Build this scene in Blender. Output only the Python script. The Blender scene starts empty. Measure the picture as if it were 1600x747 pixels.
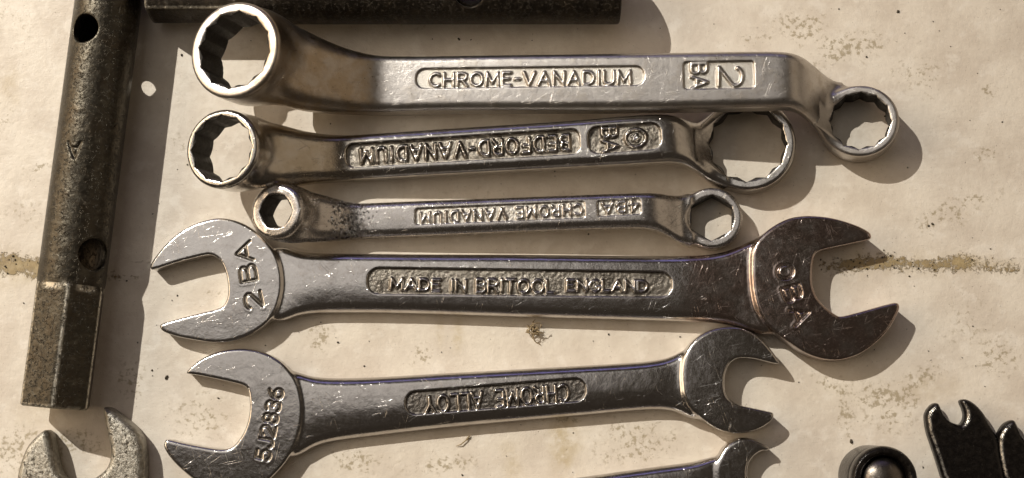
import bpy, math, random
import numpy as np
from mathutils import Vector

random.seed(4)
RNG = np.random.default_rng(7)
SC = bpy.context.scene
COL = SC.collection
R = math.radians
S = 1e-4                      # one photo pixel is about 0.1 mm on the board

# ------------------------------------------------------------------ camera, light, exposure
TILT = R(7.0)
DIST = 0.205
CAM = np.array([0.0, -DIST * math.sin(TILT), DIST * math.cos(TILT)])
cd = bpy.data.cameras.new('camera')
cam = bpy.data.objects.new('camera', cd); COL.objects.link(cam)
cam.location = CAM; cam.rotation_euler = (TILT, 0, 0)
cd.sensor_fit = 'HORIZONTAL'; cd.angle = 2 * math.atan(800 * S / DIST)
cd.clip_start = 0.005; cd.clip_end = 20
SC.camera = cam

SUN_DIR = Vector((-0.80, 0.74, 1.0)).normalized()      # towards the sun
w = bpy.data.worlds.new('World'); SC.world = w; w.use_nodes = True
bg = w.node_tree.nodes['Background']
bg.inputs['Color'].default_value = (1.0, 0.80, 0.62, 1); bg.inputs['Strength'].default_value = 0.034

def lamp(name, typ, loc, energy, color, target=(0, 0, 0), **kw):
    l = bpy.data.lights.new(name, typ); l.energy = energy; l.color = color
    for k, v in kw.items(): setattr(l, k, v)
    o = bpy.data.objects.new(name, l); COL.objects.link(o); o.location = loc
    o.rotation_euler = (Vector(loc) - Vector(target)).to_track_quat('Z', 'Y').to_euler(); return o
KEY_D = 0.95
lamp('key_lamp', 'SPOT', SUN_DIR * KEY_D, 28.5, (1.0, 0.965, 0.89), target=(-.03, 0, 0), spot_size=R(22), spot_blend=1.0, shadow_soft_size=.0045)
lamp('overhead_reflection_light', 'AREA', (-0.50, 0.44, 1.45), 1.85, (1.0, 0.94, 0.88), target=(-.50, .44, 0), shape='RECTANGLE', size=1.08, size_y=.95)  # unseen overhead panel added to give left steel faces a bright reflection
lamp('window_light', 'AREA', (-0.1, 1.5, 0.7), 0.95, (0.42, 0.38, 1.0), shape='RECTANGLE', size=1.6, size_y=.4)
lamp('side_fill', 'AREA', (1.55, 0.3, 0.95), 2.6, (1.0, 0.80, 0.58), shape='RECTANGLE', size=2.0, size_y=1.5)  # added fill with no known source, lifts shadows opening to the right
lamp('left_fill', 'AREA', (-1.5, 0.3, 0.75), 12.5, (1.0, 0.78, 0.54), shape='RECTANGLE', size=1.5, size_y=1.0)  # added warm fill from the left to lift shadows, no known doorway

SC.view_settings.view_transform = 'Standard'; SC.view_settings.look = 'None'
SC.view_settings.exposure = 0.42; SC.view_settings.gamma = 1.0
SC.view_settings.use_curve_mapping = False

# ------------------------------------------------------------------ photo pixel -> point on a plane
CT, ST = math.cos(TILT), math.sin(TILT)
def ray(px, py):
    x = (px - 800) * S; y = (373.5 - py) * S
    d = np.array([x, y * CT + DIST * ST, y * ST - DIST * CT])
    return d
def on_plane(px, py, o, n):
    d = ray(px, py)
    t = np.dot(np.asarray(o) - CAM, n) / np.dot(d, n)
    return CAM + t * d
def at(px, py, z=0.0):
    return on_plane(px, py, (0, 0, z), np.array([0, 0, 1.0]))

class Frame:
    """Local millimetre frame of a tool: x along it, z up; tilt lifts the +x end."""
    def __init__(self, p0, p1, tilt=0.0, z0=0.0):
        a = at(*p0); b = at(*p1)
        self.yaw = math.atan2(b[1] - a[1], b[0] - a[0]); self.tilt = tilt
        cy, sy, c, s = math.cos(self.yaw), math.sin(self.yaw), math.cos(tilt), math.sin(tilt)
        self.ax = np.array([cy * c, sy * c, s]); self.ay = np.array([-sy, cy, 0.0])
        self.az = np.cross(self.ax, self.ay)
        self.o = np.array([a[0], a[1], z0])
    def L(self, px, py, h=0.0):
        p = on_plane(px, py, self.o + self.az * h * 1e-3, self.az) - self.o
        return np.array([np.dot(p, self.ax), np.dot(p, self.ay)]) * 1e3
    def poly(self, pts, h=0.0):
        return np.array([self.L(x, y, h) for x, y in pts])

# ------------------------------------------------------------------ numeric helpers
def smin(a, b, k):
    h = np.maximum(k - np.abs(a - b), 0) / k
    return np.minimum(a, b) - h * h * (k * 0.25)
def smax(a, b, k):
    h = np.maximum(k - np.abs(a - b), 0) / k
    return np.maximum(a, b) + h * h * (k * 0.25)
def sstep(a, b, x):
    t = np.clip((x - a) / (b - a), 0, 1); return t * t * (3 - 2 * t)
def catmull(pts, n=6):
    p = np.asarray(pts, float); m = len(p); out = []
    for i in range(m):
        p0, p1, p2, p3 = p[i - 1], p[i], p[(i + 1) % m], p[(i + 2) % m]
        a = np.linalg.norm(p2 - p1)
        k = n if a > 0.35 else 3
        for t in np.arange(k) / k:
            out.append(0.5 * (2 * p1 + (p2 - p0) * t + (2 * p0 - 5 * p1 + 4 * p2 - p3) * t * t + (3 * p1 - p0 - 3 * p2 + p3) * t ** 3))
    return np.array(out)
def sd_poly(X, Y, P):
    d2 = np.full(X.shape, 1e9, np.float32); sgn = np.zeros(X.shape, bool)
    Q = np.roll(P, -1, 0)
    for (ax, ay), (bx, by) in zip(P, Q):
        ex, ey = bx - ax, by - ay; l2 = ex * ex + ey * ey
        if l2 < 1e-12: continue
        wx, wy = X - ax, Y - ay
        t = np.clip((wx * ex + wy * ey) / l2, 0, 1)
        d2 = np.minimum(d2, (wx - ex * t) ** 2 + (wy - ey * t) ** 2)
        c = (ay > Y) != (by > Y)
        if by != ay:
            sgn ^= c & (X < (bx - ax) * (Y - ay) / (by - ay) + ax)
    d = np.sqrt(d2); return np.where(sgn, -d, d)
def sd_strokes(X, Y, segs):
    d2 = np.full(X.shape, 1e9)
    for ax, ay, bx, by in segs:
        ex, ey = bx - ax, by - ay; l2 = ex * ex + ey * ey + 1e-12
        wx, wy = X - ax, Y - ay
        t = np.clip((wx * ex + wy * ey) / l2, 0, 1)
        d2 = np.minimum(d2, (wx - ex * t) ** 2 + (wy - ey * t) ** 2)
    return np.sqrt(d2)
def hash3(i, j, k, seed):
    n = (i * 374761393 + j * 668265263 + k * 1274126177 + seed * 974711) & 0xffffffff
    n = ((n ^ (n >> 13)) * 1103515245) & 0xffffffff
    return ((n ^ (n >> 16)) & 0xffff) / 65535.0
def vnoise(x, y, z=None, seed=0):
    if z is None: z = np.zeros_like(x)
    i, j, k = [np.floor(a).astype(np.int64) for a in (x, y, z)]
    f = [a - np.floor(a) for a in (x, y, z)]; f = [a * a * (3 - 2 * a) for a in f]
    r = 0
    for a in (0, 1):
        for b in (0, 1):
            for c in (0, 1):
                r = r + hash3(i + a, j + b, k + c, seed) * (f[0] if a else 1 - f[0]) * (f[1] if b else 1 - f[1]) * (f[2] if c else 1 - f[2])
    return r
def fbm(x, y, oct=4, seed=0):
    r, a, t = 0, 1.0, 0
    for o in range(oct):
        r = r + a * vnoise(x * 2 ** o + 17.3 * o, y * 2 ** o - 9.1 * o, None, seed + o); t += a; a *= 0.55
    return r / t
def pchip(xk, yk, x):
    xk = np.asarray(xk, float); yk = np.asarray(yk, float)
    h = np.diff(xk); d = np.diff(yk) / h; m = np.zeros_like(yk)
    m[0], m[-1] = d[0], d[-1]
    for i in range(1, len(d)):
        if d[i - 1] * d[i] > 0:
            w1, w2 = 2 * h[i] + h[i - 1], h[i] + 2 * h[i - 1]
            m[i] = (w1 + w2) / (w1 / d[i - 1] + w2 / d[i])
    x = np.clip(x, xk[0], xk[-1]); i = np.clip(np.searchsorted(xk, x) - 1, 0, len(h) - 1)
    t = (x - xk[i]) / h[i]
    return ((1 + 2 * t) * (1 - t) ** 2) * yk[i] + t * (1 - t) ** 2 * h[i] * m[i] + t * t * (3 - 2 * t) * yk[i + 1] + t * t * (t - 1) * h[i] * m[i + 1]

# ------------------------------------------------------------------ iso-surface mesher (surface nets)
def tri_sample(D, p):
    i = np.clip(np.floor(p).astype(np.int32), 0, np.array(D.shape) - 2); f = (p - i).astype(np.float32)
    s = D.strides; sx, sy, sz = [a // D.itemsize for a in s]
    base = i[:, 0].astype(np.int64) * sx + i[:, 1] * sy + i[:, 2]
    F = D.ravel(); r = 0
    for a in (0, 1):
        wa = f[:, 0] if a else 1 - f[:, 0]
        for b in (0, 1):
            wb = wa * (f[:, 1] if b else 1 - f[:, 1])
            for c in (0, 1):
                r = r + F[base + a * sx + b * sy + c] * wb * (f[:, 2] if c else 1 - f[:, 2])
    return r
def surface_nets(D):
    ins = D < 0
    def cells(A): return A.astype(np.uint8)
    c = cells(ins)
    s = c[:-1] + c[1:]; s = s[:, :-1] + s[:, 1:]; s = s[:, :, :-1] + s[:, :, 1:]
    idx = np.argwhere((s > 0) & (s < 8)); N = len(idx)
    vid = np.full(s.shape, -1, np.int32); vid[tuple(idx.T)] = np.arange(N)
    cor = [(a, b, e) for a in (0, 1) for b in (0, 1) for e in (0, 1)]
    V = [D[idx[:, 0] + a, idx[:, 1] + b, idx[:, 2] + e] for a, b, e in cor]
    acc = np.zeros((N, 3), np.float32); cnt = np.zeros(N, np.float32)
    for p in range(8):
        for q in range(p + 1, 8):
            df = [cor[q][k] - cor[p][k] for k in range(3)]
            if sum(abs(x) for x in df) != 1: continue
            m = (V[p] < 0) != (V[q] < 0)
            t = V[p][m] / (V[p][m] - V[q][m])
            acc[m] += np.array(cor[p], np.float32) + t[:, None] * np.array(df, np.float32); cnt[m] += 1
    pos = idx + acc / cnt[:, None]
    def grad(p, e=0.75):
        g = np.empty_like(p)
        for k in range(3):
            o = np.zeros(3); o[k] = e
            g[:, k] = (tri_sample(D, p + o) - tri_sample(D, p - o)) / (2 * e)
        return g
    for _ in range(2):
        g = grad(pos, 0.5); d = tri_sample(D, pos)
        st = -d[:, None] * g / (np.sum(g * g, 1)[:, None] + 1e-6)
        pos = pos + np.clip(st, -0.4, 0.4)
    nor = grad(pos); nor /= np.linalg.norm(nor, axis=1)[:, None] + 1e-9
    quads = []
    for k in range(3):
        a, b = [x for x in range(3) if x != k]
        A = np.moveaxis(ins, (k, a, b), (0, 1, 2))
        e = np.argwhere(A[:-1, 1:-1, 1:-1] != A[1:, 1:-1, 1:-1])
        i0, i1, i2 = e[:, 0], e[:, 1] + 1, e[:, 2] + 1
        flip = A[i0, i1, i2]
        Vd = np.moveaxis(vid, (k, a, b), (0, 1, 2))
        q = np.stack([Vd[i0, i1 - 1, i2 - 1], Vd[i0, i1, i2 - 1], Vd[i0, i1, i2], Vd[i0, i1 - 1, i2]], 1)
        f = flip if k != 1 else ~flip
        q[~f] = q[~f][:, ::-1]
        quads.append(q)
    Q = np.concatenate(quads); Q = Q[(Q >= 0).all(1)]
    return pos, nor, Q

def raw_mesh(name, verts, quads, normals=None):
    me = bpy.data.meshes.new(name); k = quads.shape[1]
    me.vertices.add(len(verts)); me.vertices.foreach_set('co', np.ascontiguousarray(verts, np.float32).ravel())
    me.loops.add(quads.size); me.loops.foreach_set('vertex_index', np.ascontiguousarray(quads, np.int32).ravel())
    me.polygons.add(len(quads)); me.polygons.foreach_set('loop_start', np.arange(0, quads.size, k, dtype=np.int32))
    me.polygons.foreach_set('use_smooth', np.ones(len(quads), bool))
    me.update(calc_edges=True)
    if normals is not None: me.normals_split_custom_set_from_vertices(np.ascontiguousarray(normals, np.float32))
    return me
def link(name, me, mat, parent=None):
    o = bpy.data.objects.new(name, me); COL.objects.link(o)
    if mat is not None: me.materials.append(mat)
    if parent is not None: o.parent = parent
    return o
def tag(o, label=None, cat=None, group=None, kind=None):
    for k, v in (('label', label), ('category', cat), ('group', group), ('kind', kind)):
        if v: o[k] = v
    return o
def thing(name, label, cat, fr=None, loc=None, group=None):
    e = bpy.data.objects.new(name, None); COL.objects.link(e); e.empty_display_size = 0.005
    if fr is not None:
        e.location = fr.o; e.rotation_euler = (0, -fr.tilt, fr.yaw)
    elif loc is not None: e.location = loc
    return tag(e, label, cat, group)

class Grid:
    def __init__(self, lo, hi, h):
        self.lo = np.array(lo, float); self.h = h
        n = [int(math.ceil((b - a) / h)) + 1 for a, b in zip(lo, hi)]
        self.x, self.y, self.z = [(a + h * np.arange(m)).astype(np.float32) for a, m in zip(lo, n)]
        self.D = np.full(n, 50.0, np.float32)
    def sl(self, x0, x1, y0=None, y1=None):
        f = lambda A, a, b: slice(max(0, int(np.searchsorted(A, a))), int(np.searchsorted(A, b)))
        return f(self.x, x0, x1), (f(self.y, y0, y1) if y0 is not None else slice(0, len(self.y)))
    def mesh(self):
        p, n, q = surface_nets(self.D)
        return (self.lo + p * self.h), n, q
def split_parts(G, label_fn):
    """label_fn(face centres) -> integer per face; yields (label, verts m, quads, normals)"""
    p, n, q = G.mesh()
    lab = label_fn(p[q].mean(1)); out = {}
    for l in np.unique(lab):
        f = q[lab == l]; u, inv = np.unique(f, return_inverse=True)
        out[int(l)] = (p[u] * 1e-3, inv.reshape(f.shape), n[u])
    return out

# ------------------------------------------------------------------ stroke lettering
def arc(cx, cy, rx, ry, a0, a1, n=10):
    t = np.radians(np.linspace(a0, a1, n)); return [(cx + rx * math.cos(a), cy + ry * math.sin(a)) for a in t]
GL = {
 'A': (.72, [[(0, 0), (.36, 1), (.72, 0)], [(.14, .34), (.58, .34)]]),
 'B': (.58, [[(0, 0), (0, 1), (.3, 1)] + arc(.3, .76, .24, .24, 90, -90) + [(0, .52)], [(.3, .52)] + arc(.31, .26, .27, .26, 90, -90) + [(0, 0)]]),
 'C': (.66, [arc(.38, .5, .38, .5, 48, 312, 14)]),
 'D': (.64, [[(0, 0), (0, 1), (.25, 1)] + arc(.25, .5, .39, .5, 90, -90, 12) + [(0, 0)]]),
 'E': (.52, [[(.52, 1), (0, 1), (0, 0), (.52, 0)], [(0, .52), (.42, .52)]]),
 'F': (.5, [[(.5, 1), (0, 1), (0, 0)], [(0, .52), (.42, .52)]]),
 'G': (.7, [arc(.38, .5, .38, .5, 48, 350, 14) + [(.7, .45), (.42, .45)]]),
 'H': (.62, [[(0, 0), (0, 1)], [(.62, 0), (.62, 1)], [(0, .5), (.62, .5)]]),
 'I': (.16, [[(.08, 0), (.08, 1)]]),
 'J': (.46, [[(.46, 1), (.46, .28)] + arc(.23, .26, .23, .26, 0, -170)]),
 'L': (.48, [[(0, 1), (0, 0), (.48, 0)]]),
 'M': (.78, [[(0, 0), (0.04, 1), (.39, .2), (.74, 1), (.78, 0)]]),
 'N': (.64, [[(0, 0), (0, 1), (.64, 0), (.64, 1)]]),
 'O': (.74, [arc(.37, .5, .37, .5, 0, 360, 20)]),
 'R': (.6, [[(0, 0), (0, 1), (.3, 1)] + arc(.3, .74, .27, .26, 90, -90) + [(0, .48)], [(.28, .48), (.6, 0)]]),
 'T': (.6, [[(0, 1), (.6, 1)], [(.3, 1), (.3, 0)]]),
 'U': (.62, [[(0, 1), (0, .3)] + arc(.31, .3, .31, .3, 180, 360) + [(.62, 1)]]),
 'V': (.68, [[(0, 1), (.34, 0), (.68, 1)]]),
 'Y': (.66, [[(0, 1), (.33, .48), (.66, 1)], [(.33, .48), (.33, 0)]]),
 '-': (.34, [[(.03, .48), (.31, .48)]]),
 '0': (.66, [arc(.33, .5, .33, .5, 0, 360, 20)]),
 '2': (.58, [arc(.29, .72, .28, .28, 165, -35, 10) + [(0, 0), (.58, 0)]]),
 '3': (.54, [arc(.26, .75, .25, .25, 150, -90, 9) + arc(.26, .26, .28, .26, 88, -150, 10)]),
 '4': (.62, [[(.46, 0), (.46, 1), (0, .3), (.62, .3)]]),
 '5': (.54, [[(.5, 1), (.06, 1), (.02, .56)] + arc(.25, .32, .29, .32, 120, -150, 12)]),
 '6': (.56, [[(.46, 1)] + arc(.5, .34, .5, .6, 125, 180, 6) + arc(.28, .3, .28, .3, 180, -180, 16)]),
 '8': (.54, [arc(.27, .76, .22, .24, 0, 360, 14), arc(.27, .27, .27, .27, 0, 360, 16)]),
 ' ': (.3, []),
}
def text_segs(fr, h, s, p0, p1, cap_px, gap=.24, space=None):
    """s runs along the baseline from pixel p0 to pixel p1; returns segments in tool millimetres"""
    a, b = fr.L(*p0, h), fr.L(*p1, h)
    cap = np.linalg.norm(fr.L(p0[0] + cap_px, p0[1], h) - fr.L(*p0, h))
    d = b - a; ln = np.linalg.norm(d); d = d / ln; up = np.array([-d[1], d[0]])
    ws = [(GL[c][0] if c != ' ' else (space or .3)) for c in s]; tot = sum(ws) + gap * (len(s) - 1)
    k = ln / tot; segs = []; x = 0
    for c, wd in zip(s, ws):
        for line in GL[c][1]:
            pts = [a + d * (x + u) * k + up * v * cap for u, v in line]
            segs += [(*pts[i], *pts[i + 1]) for i in range(len(pts) - 1)]
        x += wd + gap
    return segs

def carve_panel(G, P2d, ztop, depth, segs, letter_h, hw, rough=0.0, seed=0, soft=.12):
    """sinks a panel of outline P2d (mm) in the top of the tool and raises the strokes in it. Returns a test for face centres."""
    P2d, rnd = P2d
    lo, hi = P2d.min(0) - rnd - 1.2, P2d.max(0) + rnd + 1.2
    sx, sy = G.sl(lo[0], hi[0], lo[1], hi[1])
    X, Y = np.meshgrid(G.x[sx], G.y[sy], indexing='ij')
    dp = sd_poly(X, Y, P2d) - rnd
    fl = np.zeros(X.shape)
    ds = sd_strokes(X, Y, segs) if segs else np.full(X.shape, 9.)
    fl = fl + letter_h * sstep(hw + soft, hw - soft, ds)
    if rough: fl = fl + rough * (vnoise(X * 3.1, Y * 3.1, None, seed) + .7 * vnoise(X * 6.3, Y * 6.3, None, seed + 1) - .8)
    zt = ztop(X, Y) if callable(ztop) else np.full(X.shape, ztop)
    Z = G.z[None, None, :]
    floor = (zt - depth + fl)[:, :, None] - Z          # negative above the floor
    slope = (dp + 0.25 * 0)[:, :, None] + 0 * Z
    cut = smax(slope, floor, .18)
    G.D[sx, sy, :] = smax(G.D[sx, sy, :], -cut, .16)
    from_x, from_y = G.x[sx], G.y[sy]
    def test(c):
        i = ((c[:, 0] - from_x[0]) / G.h).round().astype(int); j = ((c[:, 1] - from_y[0]) / G.h).round().astype(int)
        ok = (i >= 0) & (j >= 0) & (i < len(from_x)) & (j < len(from_y)); i = np.clip(i, 0, len(from_x) - 1); j = np.clip(j, 0, len(from_y) - 1)
        top = c[:, 2] > zt[i, j] - depth - .4
        pan = ok & top & (dp[i, j] < -.02)
        return pan, pan & (ds[i, j] < hw + .02)
    return test
def stamp(G, segs, zmid, depth, hw, soft=.1, lip=.015):
    a = np.array(segs).reshape(-1, 2); lo, hi = a.min(0) - 1, a.max(0) + 1
    sx, sy = G.sl(lo[0], hi[0], lo[1], hi[1])
    X, Y = np.meshgrid(G.x[sx], G.y[sy], indexing='ij')
    ds = sd_strokes(X, Y, segs)
    f = depth * sstep(hw + soft, hw - soft, ds) - lip * sstep(.42, .1, np.abs(ds - hw - .22))
    G.D[sx, sy, :] += (f[:, :, None] * (G.z > zmid)[None, None, :]).astype(np.float32)
    fx, fy = G.x[sx], G.y[sy]
    def test(c):
        i = ((c[:, 0] - fx[0]) / G.h).round().astype(int); j = ((c[:, 1] - fy[0]) / G.h).round().astype(int)
        ok = (i >= 0) & (j >= 0) & (i < len(fx)) & (j < len(fy)); i = np.clip(i, 0, len(fx) - 1); j = np.clip(j, 0, len(fy) - 1)
        m = ok & (c[:, 2] > zmid) & (ds[i, j] < hw + .02); return m, m
    return test

def loft(G, keys, fr, sm=1.1):
    """keys: (px, y_top, y_bottom, zc, h, r, crown) in photo pixels / mm: a bar of rounded-box section along the tool"""
    ks = []
    for px, yt, yb, zc, h, r, cr in keys:
        pxt, pxb = (px if isinstance(px, tuple) else (px, px))
        a, b = fr.L(pxt, yt, zc), fr.L(pxb, yb, zc)
        ks.append(((a[0] + b[0]) / 2, (a[1] + b[1]) / 2, abs(a[1] - b[1]) / 2, zc, h, r, cr))
    ks = np.array(ks); ks = ks[np.argsort(ks[:, 0])]
    sx, _ = G.sl(ks[0, 0] - 3, ks[-1, 0] + 3)
    u = G.x[sx]
    kk = np.arange(-24, 25) * G.h; kk = np.exp(-.5 * (kk / sm) ** 2); kk /= kk.sum()
    def prof(i):
        p = pchip(ks[:, 0], ks[:, i], u); return np.convolve(np.pad(p, 24, 'edge'), kk, 'valid').astype(np.float32)[:, None, None]
    vc, wd, zc, h, r, cr = [prof(i) for i in range(1, 7)]
    r = np.minimum(r, np.minimum(wd, h) * .98)
    V = G.y[None, :, None] - vc; Z = G.z[None, None, :] - zc
    Z = Z + cr * np.minimum((V / wd) ** 2, 1.5) * np.where(V > 0, .35, 1.0)
    qx = np.abs(V) - (wd - r); qz = np.abs(Z) - (h - r)
    d = np.sqrt(np.maximum(qx, 0) ** 2 + np.maximum(qz, 0) ** 2) + np.minimum(np.maximum(qx, qz), 0) - r
    e = np.maximum(ks[0, 0] - u, u - ks[-1, 0])[:, None, None]
    d = np.maximum(d, e)
    return sx, d, ks

def top_of(ks, top, cr):
    def f(X, Y):
        v = (Y - pchip(ks[:, 0], ks[:, 1], X)) / pchip(ks[:, 0], ks[:, 2], X)
        return top - cr * np.minimum(v * v, 1.5) * np.where(v > 0, .35, 1.0)
    return f
def ring(G, c, tilt, zb, zt, Ro, af, points, rim, chamfer, turn=0.0, k=1.2, taper=0.0, hole_up=3.0, hole_dn=3.0, el=1.0):
    """unites a ring end (axis tilted about y) with G and cuts its hole"""
    m = Ro + 4
    sx, sy = G.sl(c[0] - m, c[0] + m, c[1] - m, c[1] + m)
    X = G.x[sx][:, None, None] - c[0]; Y = G.y[sy][None, :, None] - c[1]
    zm = (zb + zt) / 2; Z = G.z[None, None, :] - zm
    ct, st = math.cos(tilt), math.sin(tilt)
    A = X * ct - Z * st; C = X * st + Z * ct + 0 * Y; hh = (zt - zb) / 2
    rr = np.sqrt(A * A + (Y * el) ** 2)
    Rz = Ro - taper * (C + hh) / (2 * hh)
    qx = rr - (Rz - rim); qz = np.abs(C) - (hh - rim)
    d = np.sqrt(np.maximum(qx, 0) ** 2 + np.maximum(qz, 0) ** 2) + np.minimum(np.maximum(qx, qz), 0) - rim
    body = smin(G.D[sx, sy, :], d, k)
    th = np.arctan2(Y + 0 * A, A) + turn
    def hexd(t):
        f = np.mod(t + math.pi / 6, math.pi / 3) - math.pi / 6
        return rr * np.cos(f) - af / 2
    ho = hexd(th)
    if points == 12: ho = smin(ho, hexd(th + math.pi / 6), .06)
    pr = af / 2 * 1.1
    cone = rr - (pr + (C - (hh - chamfer)) * 1.0)
    cone2 = rr - (pr + (-C - (hh - chamfer)) * 1.0)
    ho = np.minimum(ho, np.maximum(cone, -(C - (hh - chamfer * 1.5)))); ho = np.minimum(ho, cone2)
    ho = np.maximum(ho, np.maximum(C - hh - hole_up, -C - hh - hole_dn))
    G.D[sx, sy, :] = smax(body, -ho, .2 if points == 12 else .1)
    lim = af / 2 * 1.165 + .12
    def bore(c_):
        x, y, z = c_[:, 0] - c[0], c_[:, 1] - c[1], c_[:, 2] - zm
        return (np.hypot(x * ct - z * st, y) < lim) & (np.abs(x * st + z * ct) < hh - chamfer * .8)
    return bore

def plate(G, P, zb, zt, r, k, keep=None, crown=0.0, cc=None, tilt=0.0):
    """unites a flat forged head (outline P in mm) with G"""
    lo, hi = P.min(0) - 3, P.max(0) + 3
    sx, sy = G.sl(lo[0], hi[0], lo[1], hi[1])
    X, Y = np.meshgrid(G.x[sx], G.y[sy], indexing='ij')
    d2 = sd_poly(X, Y, P)
    hh = (zt - zb) / 2; Z = G.z[None, None, :] - (zb + zt) / 2
    if cc is not None:
        rad2 = ((X - cc[0]) ** 2 + (Y - cc[1]) ** 2)
        Z = Z + (crown * rad2 - tilt * (X - cc[0]))[:, :, None]
    qx = (d2 + r)[:, :, None]; qz = np.abs(Z) - (hh - r)
    d = np.sqrt(np.maximum(qx, 0) ** 2 + np.maximum(qz, 0) ** 2) + np.minimum(np.maximum(qx, qz), 0) - r
    G.D[sx, sy, :] = smin(G.D[sx, sy, :], d, k)

# ------------------------------------------------------------------ materials
class NT:
    def __init__(self, name):
        self.m = bpy.data.materials.new(name); self.m.use_nodes = True
        self.t = self.m.node_tree; self.b = self.t.nodes['Principled BSDF']
        co = self.t.nodes.new('ShaderNodeTexCoord')
        mp = self.t.nodes.new('ShaderNodeVectorMath'); mp.operation = 'SCALE'; mp.inputs['Scale'].default_value = 1000
        self.t.links.new(co.outputs['Object'], mp.inputs[0]); self.mm = mp.outputs[0]
    def n(self, typ, **kw):
        x = self.t.nodes.new(typ)
        for k, v in kw.items():
            if k in x.inputs: self.put(x.inputs[k], v)
            else: setattr(x, k, v)
        return x
    def put(self, s, v):
        if isinstance(v, bpy.types.NodeSocket): self.t.links.new(v, s)
        else: s.default_value = v
    def noise(self, scale, detail=3, rough=.55, vec=None, dist=0.0, lac=2.0):
        return self.n('ShaderNodeTexNoise', Vector=vec or self.mm, Scale=scale, Detail=detail, Roughness=rough, Distortion=dist, Lacunarity=lac).outputs['Fac']
    def map(self, v, a, b, c=0.0, d=1.0):
        x = self.n('ShaderNodeMapRange'); self.put(x.inputs[0], v)
        for i, q in enumerate((a, b, c, d)): self.put(x.inputs[i + 1], q)
        x.interpolation_type = 'SMOOTHSTEP'; return x.outputs[0]
    def math(self, op, a, b=0.0, clamp=False):
        x = self.t.nodes.new('ShaderNodeMath'); x.operation = op; x.use_clamp = clamp
        self.put(x.inputs[0], a); self.put(x.inputs[1], b); return x.outputs[0]
    def mix(self, f, a, b):
        x = self.t.nodes.new('ShaderNodeMix'); x.data_type = 'RGBA'
        self.put(x.inputs[0], f)
        for s, v in ((6, a), (7, b)):
            self.put(x.inputs[s], v if isinstance(v, bpy.types.NodeSocket) else (*v, 1.0))
        return x.outputs[2]
    def stretch(self, ang, sx, sy, off=0):
        x = self.t.nodes.new('ShaderNodeMapping'); self.t.links.new(self.mm, x.inputs[0])
        x.vector_type = 'TEXTURE'; x.inputs['Rotation'].default_value = (0, 0, ang); x.inputs['Scale'].default_value = (1 / sx, 1 / sy, 3.0)
        x.inputs['Location'].default_value = (off, off * .7, 0); return x.outputs[0]
    def bump(self, h, dist, strength=1.0, prev=None):
        x = self.n('ShaderNodeBump', Height=h, Distance=dist, Strength=strength)
        if prev is not None: self.put(x.inputs['Normal'], prev)
        return x.outputs[0]
    def out(self, **kw):
        for k, v in kw.items():
            k = k.replace('_', ' ')
            s = self.b.inputs[k]
            self.put(s, (*v, 1.0) if isinstance(v, tuple) and len(v) == 3 and k != 'Normal' else v)
        return self.m

def steel(name, base, rough=(.25, .4), dark=(.25, .22, .19), dark_amt=.35, grain=.004, scratch=.5, pit=.3, patina_reflection=None, wave=.02, metallic=1.0, flecks=None):
    q = NT(name)
    big = q.noise(.35, 4, .6); mid = q.noise(1.6, 4, .65); fine = q.noise(9, 3, .6)
    c = q.mix(q.math('MULTIPLY', q.map(q.math('ADD', q.math('MULTIPLY', big, .6), q.math('MULTIPLY', mid, .4)), .45, .68), dark_amt), base, dark)
    if patina_reflection is not None:
        x0, x1, x2, x3, col, amt = patina_reflection
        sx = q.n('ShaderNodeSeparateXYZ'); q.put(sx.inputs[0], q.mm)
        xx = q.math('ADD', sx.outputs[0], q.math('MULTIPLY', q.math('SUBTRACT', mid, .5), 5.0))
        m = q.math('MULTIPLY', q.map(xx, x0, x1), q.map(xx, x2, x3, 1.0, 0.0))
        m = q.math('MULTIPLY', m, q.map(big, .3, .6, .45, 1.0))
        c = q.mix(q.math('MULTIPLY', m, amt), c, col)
    sc = None
    for i, (a, off) in enumerate(((.55, 3), (1.25, 41), (-.75, 77), (-1.3, 130), (.15, 210))):
        s = q.map(q.noise(1.0, 2, .5, q.stretch(a, .10, 7.5, off)), .67, .72)
        sc = s if sc is None else q.math('MAXIMUM', sc, s)
    sc = q.math('MULTIPLY', sc, q.map(q.noise(.5, 3, .6), .45, .6))
    pits = q.math('MULTIPLY', q.map(q.noise(3.2, 2, .5), .70, .76), q.map(big, .45, .6))
    if flecks is not None:
        sx = q.n('ShaderNodeSeparateXYZ'); q.put(sx.inputs[0], q.mm)
        xx = q.math('ADD', sx.outputs[0], q.math('MULTIPLY', q.math('SUBTRACT', mid, .5), 4.0))
        fm = q.math('MULTIPLY', q.map(xx, flecks[0], flecks[1]), q.map(xx, flecks[2], flecks[3], 1.0, 0.0))
        fk = q.map(q.math('ADD', q.noise(2.3, 4, .65), q.math('MULTIPLY', fm, .16)), .64, .70)
        pits = q.math('MAXIMUM', pits, q.math('MULTIPLY', fk, q.map(fm, .02, .2)))
    c = q.mix(q.math('MULTIPLY', pits, min(.9, pit * 1.2)), c, (.03, .024, .018))
    ro = q.math('ADD', q.map(q.math('ADD', q.math('MULTIPLY', mid, .6), q.math('MULTIPLY', fine, .4)), .35, .65, rough[0], rough[1]), q.math('MULTIPLY', sc, .12 * scratch))
    h = q.math('ADD', q.math('MULTIPLY', fine, grain * 10), q.math('MULTIPLY', sc, .05 * scratch))
    h = q.math('SUBTRACT', h, q.math('MULTIPLY', pits, .2 * pit))
    b1 = q.bump(q.math('MULTIPLY', big, wave * 10), .001 * .35)
    b2 = q.bump(h, .001 * .3, 1.0, b1)
    return q.out(Base_Color=c, Metallic=metallic, Roughness=ro, Normal=b2)

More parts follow.
